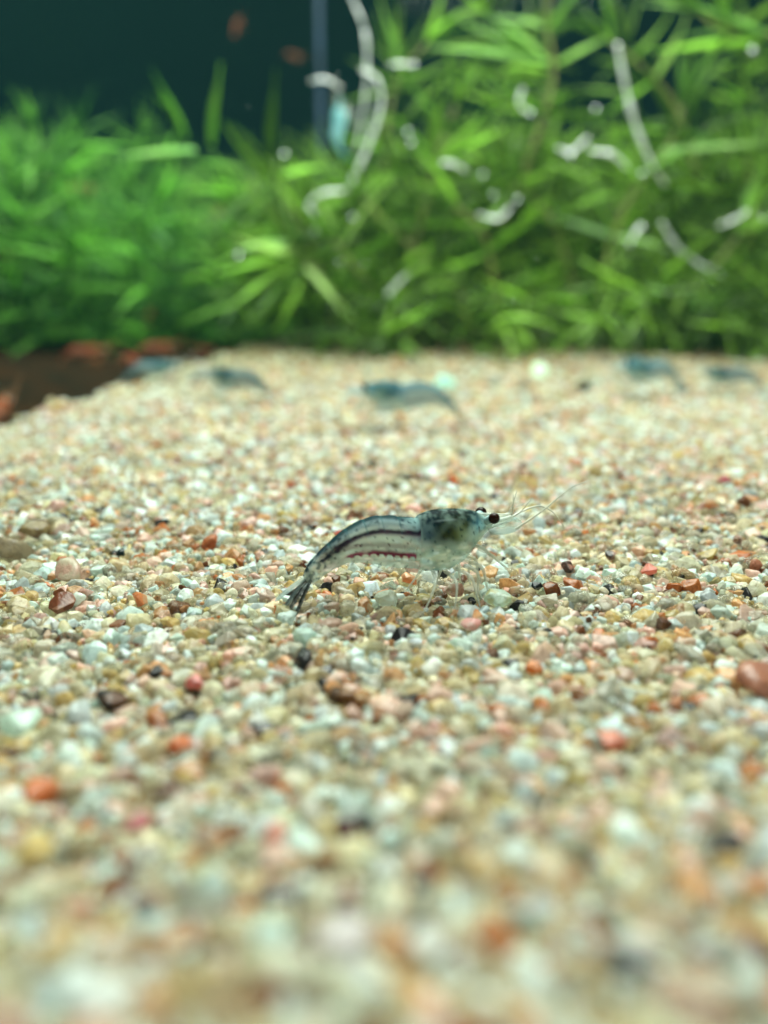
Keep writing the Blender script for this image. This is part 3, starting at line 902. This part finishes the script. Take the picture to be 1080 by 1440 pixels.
BLUE = {'shrimp_shell': M['shrimp_blue']}
DARK = {'shrimp_shell': M['shrimp_dark']}
SKY = {'shrimp_shell': M['shrimp_sky']}
ORNG = {'shrimp_shell': M['shrimp_orange'], 'clear_limb': M['orange_limb'], 'feeler': M['orange_limb']}
for (px, py, yaw, sc_, mp, label) in [
    (548, 606, 183, 1.12, BLUE, 'blurred teal shrimp facing left on the sand directly behind the sharp shrimp'),
    (322, 568, 152, .95, DARK, 'blurred grey-blue shrimp on the far sand near the tank\'s slanting side'),
    (226, 543, 25, .78, BLUE, 'blurred small teal shrimp farthest back at the sand\'s left edge'),
    (897, 560, 205, 1.05, BLUE, 'blurred blue shrimp under the plants on the right'),
    (1012, 556, 164, .8, DARK, 'blurred dark greenish shrimp near the right edge below the plants'),
    (885, 532, 215, .7, DARK, 'dim dark shrimp just behind the blurred blue shrimp on the right'),
    (305, 545, 30, .6, DARK, 'dim dark shrimp just behind the grey-blue shrimp on the left'),
]:
    g = ground(px, py)
    r = copy_thing(shrimp, mp)
    r.location = (g.x, g.y, g.z + .03); r.rotation_euler = (0, 0, R(yaw)); r.scale = (sc_,) * 3
    tag(r, label, 'shrimp', 'translucent shrimps on the sand')

# small shrimp clinging to the hanging thread
r = copy_thing(shrimp, SKY)
r.location = at(497, 172, 43.6); r.rotation_euler = (R(10), R(-82), R(15)); r.scale = (.95,) * 3
tag(r, 'pale sky-blue shrimp hanging upright beside the long white thread', 'shrimp')

# orange shrimps in the next tank
for (px, py, Y, yaw, pit, sc_, label) in [
    (337, 34, 74, 80, -30, .72, 'round orange shrimp high up in the dark water at the top'),
    (415, 80, 78, 20, 10, .6, 'faint dark orange shrimp high up beside the blue seam'),
    (312, 298, 70, 60, -60, .7, 'orange brown shrimp among the leaves near the tank corner'),
    (118, 268, 60, 10, 10, .75, 'faint orange shrimp on top of the left green plants'),
    (65, 255, 61, 170, 0, .55, 'tiny faint orange shrimp at the left on the plant tops'),
    (14, 356, 57, 150, 0, .72, 'bright orange shrimp in the plants at the left edge'),
    (214, 442, 54, 85, -20, .6, 'small red brown shrimp low in the left plants'),
    (182, 512, 44, 120, 5, .95, 'orange shrimp on the dark soil below the left plants'),
    (128, 498, 46, 10, 0, .9, 'orange brown shrimp on the soil under the leftmost plants'),
    (228, 492, 48, 30, 0, .85, 'pinkish orange shrimp on the soil beside the glass'),
    (284, 494, 52, 170, 0, .6, 'small orange shrimp close to the glass where soil meets sand'),
    (4, 582, 27.5, 95, -10, .95, 'red orange shrimp at the left edge on the dark soil'),
]:
    p = at(px, py, Y)
    r = copy_thing(shrimp, ORNG)
    r.location = (p.x, p.y, p.z - .6 * sc_); r.rotation_euler = (0, R(pit), R(yaw)); r.scale = (sc_ * 1.05,) * 3
    tag(r, label, 'shrimp', 'orange shrimps in the next tank')


# ------------------------------------------------------------------ plants
def leaf_geo(curve, fold, nl=9):
    """unit leaf along +X, half width 1 in Y, lens-thin but with a keel"""
    V, Fc = [], []
    for i in range(nl + 1):
        u = i / nl
        w = (.35 + .65 * math.sin(math.pi * min(1, u * 1.15 + .12))) * (1 - u ** 5) if u < 1 else 0.03
        w = max(w, .03)
        z = curve * (u ** 1.8); x = u * (1 - .25 * curve * curve * u)
        V += [(x, w, z + fold * w), (x, 0, z), (x, -w, z + fold * w), (x, 0, z - .012)]
    for i in range(nl):
        a_, b_ = i * 4, (i + 1) * 4
        Fc += [(a_, a_ + 1, b_ + 1, b_), (a_ + 1, a_ + 2, b_ + 2, b_ + 1), (a_ + 2, a_ + 3, b_ + 3, b_ + 2), (a_ + 3, a_, b_, b_ + 3)]
    Fc += [(3, 2, 1, 0), (nl * 4, nl * 4 + 1, nl * 4 + 2, nl * 4 + 3)]
    return np.array(V), Fc


LEAFG = [leaf_geo(c, .03 + .03 * (k % 3)) for k, c in enumerate((-.25, -.12, 0, .1, .2, .32, -.4, .05))]


def leaf_mesh(k, mat):
    V, Fc = LEAFG[k]
    me = bpy.data.meshes.new('leaf'); me.from_pydata([tuple(v) for v in V], [], Fc)
    me.polygons.foreach_set('use_smooth', [True] * len(me.polygons)); me.materials.append(mat)
    return me


LEAFM = {mk: [leaf_mesh(k, M[mk]) for k in range(8)] for mk in ('leaf', 'leaf_pale')}


def leaf_mat(p, d, roll, Ln, w, up=Vector((0, 0, 1))):
    d = Vector(d).normalized()
    s = up.cross(d)
    if s.length < 1e-3: s = Vector((1, 0, 0))
    s.normalize(); u = d.cross(s).normalized()
    s2 = s * math.cos(roll) + u * math.sin(roll); u2 = d.cross(s2)
    m = Matrix((d * Ln, s2 * w, u2 * Ln)).transposed().to_4x4()
    m.translation = p
    return m


def whorls(path, rr, gap, nleaf, Lr, wr, droop=0.1, spread=(55, 88)):
    """yield leaf matrices along a stem path"""
    P = [Vector(p) for p in path]
    out = []
    acc = gap * .5
    for a_, b_ in zip(P[:-1], P[1:]):
        seg = (b_ - a_).length; t = (b_ - a_).normalized()
        while acc < seg:
            p = a_ + t * acc
            s = t.cross(Vector((.3, .2, .93))).normalized(); u = t.cross(s)
            f0 = rr.uniform(0, 6.28); k = rr.choice(nleaf)
            for q in range(k):
                f = f0 + 6.283 * q / k + rr.uniform(-.3, .3)
                e = R(rr.uniform(*spread))
                d = t * math.cos(e) + (s * math.cos(f) + u * math.sin(f)) * math.sin(e) - Vector((0, 0, droop * rr.random()))
                out.append((p, d, rr.uniform(-.7, .7), rr.uniform(*Lr), rr.uniform(*wr)))
            acc += gap * rr.uniform(.75, 1.25)
        acc -= seg
    # tuft at the tip
    t = (P[-1] - P[-2]).normalized(); s = t.cross(Vector((.3, .2, .93))).normalized(); u = t.cross(s)
    for q in range(6):
        f = 6.283 * q / 6 + rr.uniform(-.3, .3); e = R(rr.uniform(8, 42))
        out.append((P[-1], t * math.cos(e) + (s * math.cos(f) + u * math.sin(f)) * math.sin(e), rr.uniform(-.7, .7), rr.uniform(*Lr) * .8, rr.uniform(*wr)))
    return out


def plant(pix, Y, label, seed, extra=(), gap=2.5, nleaf=(4, 5), Lr=(2.8, 4.4), wr=(.07, .12), dy=0.0):
    rr = random.Random(seed)
    pts = [at(px, py, Y + dy * k) for k, (px, py) in enumerate(pix)]
    root = empty('water_plant', pts[0])
    path = crom([tuple(p) for p in pts], 26)
    V, Fc = tube_geo([Vector(p) - pts[0] for p in path], [.12 - .06 * k / 25 for k in range(26)], 7)
    mesh_obj('stem', V, Fc, M['stem'], root)
    lv = whorls(path, rr, gap, nleaf, Lr, wr)
    for (p, d, ro, Ln, w) in lv:
        o = bpy.data.objects.new('leaf', LEAFM['leaf_pale' if rr.random() < .16 else 'leaf'][rr.randrange(8)]); COL.objects.link(o)
        o.parent = root; o.matrix_local = Matrix.Translation(-pts[0]) @ leaf_mat(p, d, ro, Ln, w)
    for (x0, y0, x1, y1, w, pale, crv) in extra:
        a_, b_ = at(x0, y0, Y - .6), at(x1, y1, Y - 1.6)
        o = bpy.data.objects.new('leaf', LEAFM['leaf_pale' if pale else 'leaf'][crv]); COL.objects.link(o)
        o.parent = root; o.matrix_local = Matrix.Translation(-pts[0]) @ leaf_mat(a_, b_ - a_, rr.uniform(.9, 1.4), (b_ - a_).length, w)
    tag(root, label, 'plant', 'long-leaved water plants in front of the thicket')


plant([(470, 470), (455, 400), (425, 320), (385, 258)], 44, 'leafy shoot whose long pale leaf reaches far out into the dark water', 1,
      [(275, 213, 163, 224, .24, 1, 3), (385, 235, 387, 96, .16, 0, 2), (262, 195, 212, 92, .2, 0, 3), (300, 205, 310, 88, .16, 0, 2), (255, 170, 205, 122, .15, 0, 1), (385, 255, 290, 330, .2, 0, 3), (390, 265, 345, 318, .2, 0, 2), (392, 262, 418, 335, .2, 0, 4), (340, 240, 262, 222, .15, 0, 1), (395, 250, 470, 225, .17, 0, 1)], gap=3.2, nleaf=(3, 4))
plant([(520, 500), (480, 430), (425, 362), (405, 340)], 42.5, 'low shoot with a fan of leaves spreading over the sand\'s far left', 2,
      [(428, 378, 492, 448, .30, 1, 5), (420, 372, 310, 432, .24, 0, 1), (424, 385, 350, 450, .24, 0, 2), (415, 362, 305, 385, .22, 0, 3), (430, 390, 400, 468, .22, 0, 4), (405, 345, 320, 352, .2, 1, 2), (440, 395, 445, 500, .2, 0, 1), (448, 395, 500, 490, .2, 0, 1)], gap=2.2)
plant([(700, 330), (745, 220), (778, 110), (768, 20), (790, -60)], 45, 'tall shoot with whorled leaves reaching the top right of centre', 3,
      [(770, 90, 600, 58, .24, 1, 1), (765, 82, 683, 14, .24, 1, 3), (750, 78, 640, 30, .2, 0, 3), (770, 100, 700, 95, .2, 0, 1), (785, 90, 870, 50, .2, 0, 3)], gap=3.4)
plant([(1120, 120), (1085, 50), (1020, 42), (985, 20)], 43, 'shoot bending in from the right at the top corner', 4,
      [(1080, 48, 938, -4, .22, 1, 1), (1025, 35, 1005, -20, .2, 1, 2), (1050, 45, 985, -30, .2, 0, 2), (1070, 60, 915, 72, .2, 0, 2)], gap=2.6)
plant([(560, 420), (590, 320), (612, 225), (640, 150)], 44, 'shoot with arching leaves left of the white hanging thread', 5,
      [(605, 240, 700, 172, .22, 0, 5), (610, 225, 545, 160, .2, 0, 4), (600, 235, 720, 190, .18, 0, 4), (612, 215, 625, 110, .18, 0, 2)])
plant([(840, 460), (850, 380), (880, 290), (940, 205), (960, 150)], 43.5, 'bushy shoot below the straight white thread', 6, [(930, 215, 1085, 208, .22, 1, 3), (900, 250, 1000, 190, .2, 0, 2)])
plant([(660, 470), (640, 400), (560, 330), (510, 280)], 43, 'shoot leaning left over the middle of the sand', 7)
plant([(720, 480), (700, 420), (680, 330), (640, 290)], 42.5, 'low yellowish shoot in the middle of the thicket\'s front', 8)
plant([(930, 490), (950, 430), (1000, 380), (1040, 330)], 42.5, 'low shoot leaning right near the right edge', 9,
      [(900, 405, 1060, 440, .2, 1, 1), (845, 440, 905, 490, .2, 1, 5), (915, 430, 960, 500, .2, 0, 5), (960, 420, 1010, 490, .2, 0, 1)])
plant([(1060, 480), (1040, 400), (1060, 300), (1050, 220)], 44.5, 'upright shoot at the right edge', 10, [(1050, 380, 1060, 470, .26, 0, 2)])
plant([(820, 470), (800, 380), (770, 300), (720, 260)], 44.5, 'curving shoot in the middle of the right thicket', 11)
plant([(980, 250), (960, 170), (920, 110), (860, 60)], 46, 'loose shoot behind the straight white thread', 12, gap=3.6)
plant([(600, 500), (560, 440), (520, 400), (470, 340)], 42, 'sprawling shoot hanging over the back edge of the sand', 13,
      [(590, 480, 560, 505, .2, 0, 1), (560, 440, 640, 478, .2, 0, 1)])
plant([(540, 260), (545, 180), (560, 110), (600, 60)], 48, 'dim upright shoot just right of the blue seam', 14, gap=3)

# the thicket behind: reads as one mass
def thicket(name, mat, specs, label):
    Vs, Fs, base = [], [], 0
    for (path, seed, gap, nleaf, Lr, wr) in specs:
        rr = random.Random(seed)
        pth = crom([tuple(p) for p in path], 14)
        V, Fc = tube_geo(pth, [.10 - .04 * k / 13 for k in range(14)], 5, base)
        Vs.append(np.array([tuple(v) for v in V])); Fs += Fc; base += len(V)
        for (p, d, ro, Ln, w) in whorls(pth, rr, gap, nleaf, Lr, wr):
            G, gf = LEAFG_LOW[rr.randrange(8)]
            m = np.array(leaf_mat(p, d, ro, Ln, w))
            Vs.append(G @ m[:3, :3].T + m[:3, 3]); Fs += [tuple(base + q for q in f) for f in gf]; base += len(G)
    o = mesh_obj(name, np.vstack(Vs).tolist(), Fs, mat)
    return tag(o, label, 'plants', kind='stuff')


LEAFG_LOW = [leaf_geo(c, .05, 5) for c in (-.25, -.12, 0, .1, .2, .32, -.4, .05)]
specs = []
rr = random.Random(5)
for k in range(205):
    Y = rr.uniform(45.5, 60)
    px = rr.uniform(400, 1180) if rr.random() < .93 else rr.uniform(340, 430)
    top = rr.uniform(215, 370) if px > 560 else rr.uniform(270, 380)
    if px > 880: top = rr.uniform(225, 360)
    if rr.random() < .04 and px > 640: top = rr.uniform(-40, 120)
    b = at(px + rr.uniform(-60, 60), rr.uniform(425, 470), Y); b.z = max(b.z, rr.uniform(.4, 2.5))
    t = at(px, top, Y)
    mid = (b + t) / 2 + Vector((rr.uniform(-2, 2), rr.uniform(-1.5, 1.5), rr.uniform(-.5, .5)))
    # many shoots lean and arch
    t = t + Vector((rr.uniform(-4, 4), rr.uniform(-3, 1), 0))
    specs.append(([b, mid, t], 1000 + k, 1.5, (4, 5, 6), (2.4, 4.2), (.05, .095)))
for k in range(60):   # lower fringe leaning over the sand
    Y = rr.uniform(38.5, 46)
    px = rr.uniform(470, 1180)
    b = at(px, rr.uniform(380, 440), Y + 3)
    t = at(px + rr.uniform(-130, 130), rr.uniform(440, 490), Y)
    mid = (b + t) / 2 + Vector((rr.uniform(-1, 1), 0, rr.uniform(0, 1.5)))
    specs.append(([b, mid, t], 3000 + k, 1.5, (4, 5), (2.0, 3.4), (.06, .11)))
thicket('plant_thicket', M['leaf_mass'], specs, 'dense green thicket of long-leaved water plants at the back right')

specs = []
for k in range(165):
    Y = rr.uniform(52, 74)
    px = rr.uniform(-140, 360) if rr.random() < .8 else rr.uniform(200, 470)
    top = 205 + 110 * noise.noise((px * .014, Y * .06, 2)) + rr.uniform(-20, 200) + max(0, px - 130) * .45
    b = at(px + rr.uniform(-50, 50), 470, Y); b.z = max(-.6, b.z - 2)
    t = at(px, top, Y)
    if (b - corner).dot(WN) < 1.5 or (t - corner).dot(WN) < 1.5:
        continue
    mid = (b + t) / 2 + Vector((rr.uniform(-2.5, 2.5), rr.uniform(-1, 1), rr.uniform(-.5, .5)))
    specs.append(([b, mid, t], 5000 + k, 1.6, (5, 6), (2.2, 4.4), (.055, .105)))
thicket('feathery_plants', M['leaf_far'], specs, 'hazy mass of feathery bright green plants in the next tank')

# ------------------------------------------------------------------ threads and bubbles caught in the plants
THREADS = [
    ([(492, -8), (512, 40), (516, 90), (512, 150), (500, 215)], 43.4, .17, 'long translucent thread hanging from the top left of centre'),
    ([(508, 98), (530, 112), (536, 145), (524, 190), (505, 235), (488, 266), (455, 272), (434, 288), (447, 308), (440, 332)], 43.0, .23, 'bright white looping thread with a hooked lower end'),
    ([(868, 62), (876, 105), (890, 165), (912, 222), (936, 262)], 42.6, .24, 'long straight white thread in the right plants'),
    ([(930, 312), (950, 345), (980, 370), (1024, 390)], 42.3, .22, 'white curved thread below the long straight one'),
    ([(830, 212), (862, 218), (884, 238)], 42.5, .2, 'short white thread touching the long straight one'),
    ([(784, 208), (803, 214), (828, 192)], 42.5, .17, 'tiny white hooked thread left of the long straight one'),
    ([(436, 114), (458, 112), (480, 124)], 43.2, .14, 'short pale thread crossing the blue seam'),
    ([(532, 438), (548, 412), (572, 386)], 41.6, .19, 'short white thread over the middle of the sand\'s far edge'),
    ([(672, 302), (700, 308), (718, 292)], 42.2, .17, 'short pale thread ending in a bubble in the thicket'),
    ([(620, 228), (640, 232), (658, 242)], 42.4, .18, 'short blurred thread in the thicket left of centre'),
    ([(545, 92), (562, 90), (580, 92)], 43.5, .13, 'faint short thread beside a bubble near the top'),
    ([(735, 125), (730, 145), (745, 162)], 42.8, .16, 'small curled pale thread under the tall shoot'),
    ([(885, 345), (895, 325), (905, 318)], 42.1, .15, 'small pale thread between two white threads'),
    ([(1010, 318), (1035, 308), (1060, 290)], 42.3, .15, 'faint thread near the right edge of the thicket'),
]
for (pp, Y, r, label) in THREADS:
    pts = [at(x, y, Y) for x, y in pp]
    base = pts[-1]
    n_ = 10 * (len(pts) - 1)
    path = crom([tuple(p) for p in pts], n_)
    rad = [r * .44 * (.35 + .65 * math.sin(math.pi * (.08 + .84 * k / (n_ - 1)))) * (1 + .75 * noise.noise((k * .33, Y * 3, r * 9))) for k in range(n_)]
    V, Fc = tube_geo([Vector(p) - base for p in path], rad, 8)
    o = mesh_obj('thread', V, Fc, M['thread']); o.location = base
    tag(o, label, 'thread', 'white threads caught in the plants')

BUB = [(582, 92, 'beside the faint short thread near the top', .26), (728, 282, 'at the end of the short pale thread in the thicket', .3), (903, 245, 'at the foot of the long straight white thread', .36),
       (1058, 72, 'bright one at the top right corner', .42), (838, 154, 'between the tall shoot and the straight thread', .28), (803, 220, 'under the tiny hooked thread', .26),
       (574, 186, 'upper of two left of the thicket', .26), (578, 202, 'lower of two left of the thicket', .28), (336, 360, 'alone in the dark gap by the low shoot', .36),
       (400, 218, 'near the leafy shoot\'s whorl', .28), (432, 334, 'left one under the looping thread', .24), (453, 336, 'right one under the looping thread', .26),
       (471, 356, 'below the looping thread on the low shoot', .26), (478, 368, 'lowest one below the looping thread', .26), (746, 160, 'at the curled thread\'s end', .26),
       (885, 342, 'at the small pale thread', .24), (902, 318, 'above the small pale thread', .26), (1074, 306, 'at the right edge of the thicket', .28),
       (512, 370, 'on the sprawling shoot', .24), (496, 306, 'beside the hooked end of the looping thread', .24), (679, 246, 'in the middle of the thicket', .24), (694, 275, 'beside the short pale thread', .24)]
bm = bmesh.new(); bmesh.ops.create_icosphere(bm, subdivisions=3, radius=1)
for v in bm.verts: v.co *= 1 + .05 * noise.noise(v.co * 1.5)
bme = bpy.data.meshes.new('bubble'); bm.to_mesh(bme); bm.free()
bme.polygons.foreach_set('use_smooth', [True] * len(bme.polygons)); bme.materials.append(M['bubble'])
for k, (px, py, where, r) in enumerate(BUB):
    o = bpy.data.objects.new('bubble', bme); COL.objects.link(o)
    o.location = at(px, py, 42.2); o.scale = (r * .4, r * .4, r * .37)
    tag(o, 'small whitish bubble ' + where, 'bubble', 'bubbles caught in the plants')

V, Fc = [], []
for k in range(46):
    p = at(rr.uniform(0, 1080), rr.uniform(0, 600), rr.uniform(14, 46)); r_ = rr.uniform(.006, .016)
    b0 = len(V); V += [p + Vector(q) * r_ for q in ((1, 0, 0), (-1, 0, 0), (0, 1, 0), (0, -1, 0), (0, 0, 1), (0, 0, -1))]
    Fc += [tuple(b0 + i for i in f) for f in ((0, 2, 4), (2, 1, 4), (1, 3, 4), (3, 0, 4), (2, 0, 5), (1, 2, 5), (3, 1, 5), (0, 3, 5))]
tag(mesh_obj('floating_specks', V, Fc, M['thread']), 'tiny pale specks drifting in the water', 'specks', kind='stuff')

# ------------------------------------------------------------------ water: one even volume round everything
V = [(x, y, z) for z in (-6, 44) for (x, y) in ((-110, -8), (60, -8), (60, 120), (-110, 120))]
hz = mesh_obj('haze', V, [(3, 2, 1, 0), (4, 5, 6, 7), (0, 1, 5, 4), (1, 2, 6, 5), (2, 3, 7, 6), (3, 0, 4, 7)], None, smooth=False)
m, nt, out = new_mat('water_haze')
pv = N(nt, 'ShaderNodeVolumePrincipled')
pv.inputs['Color'].default_value = (0.20, 0.60, 0.60, 1)
pv.inputs['Density'].default_value = 0.0003
pv.inputs['Anisotropy'].default_value = 0.1
nt.links.new(pv.outputs[0], out.inputs['Volume'])
hz.data.materials.append(m)
tag(hz, 'slightly cloudy teal water filling the tanks', 'water', kind='stuff')
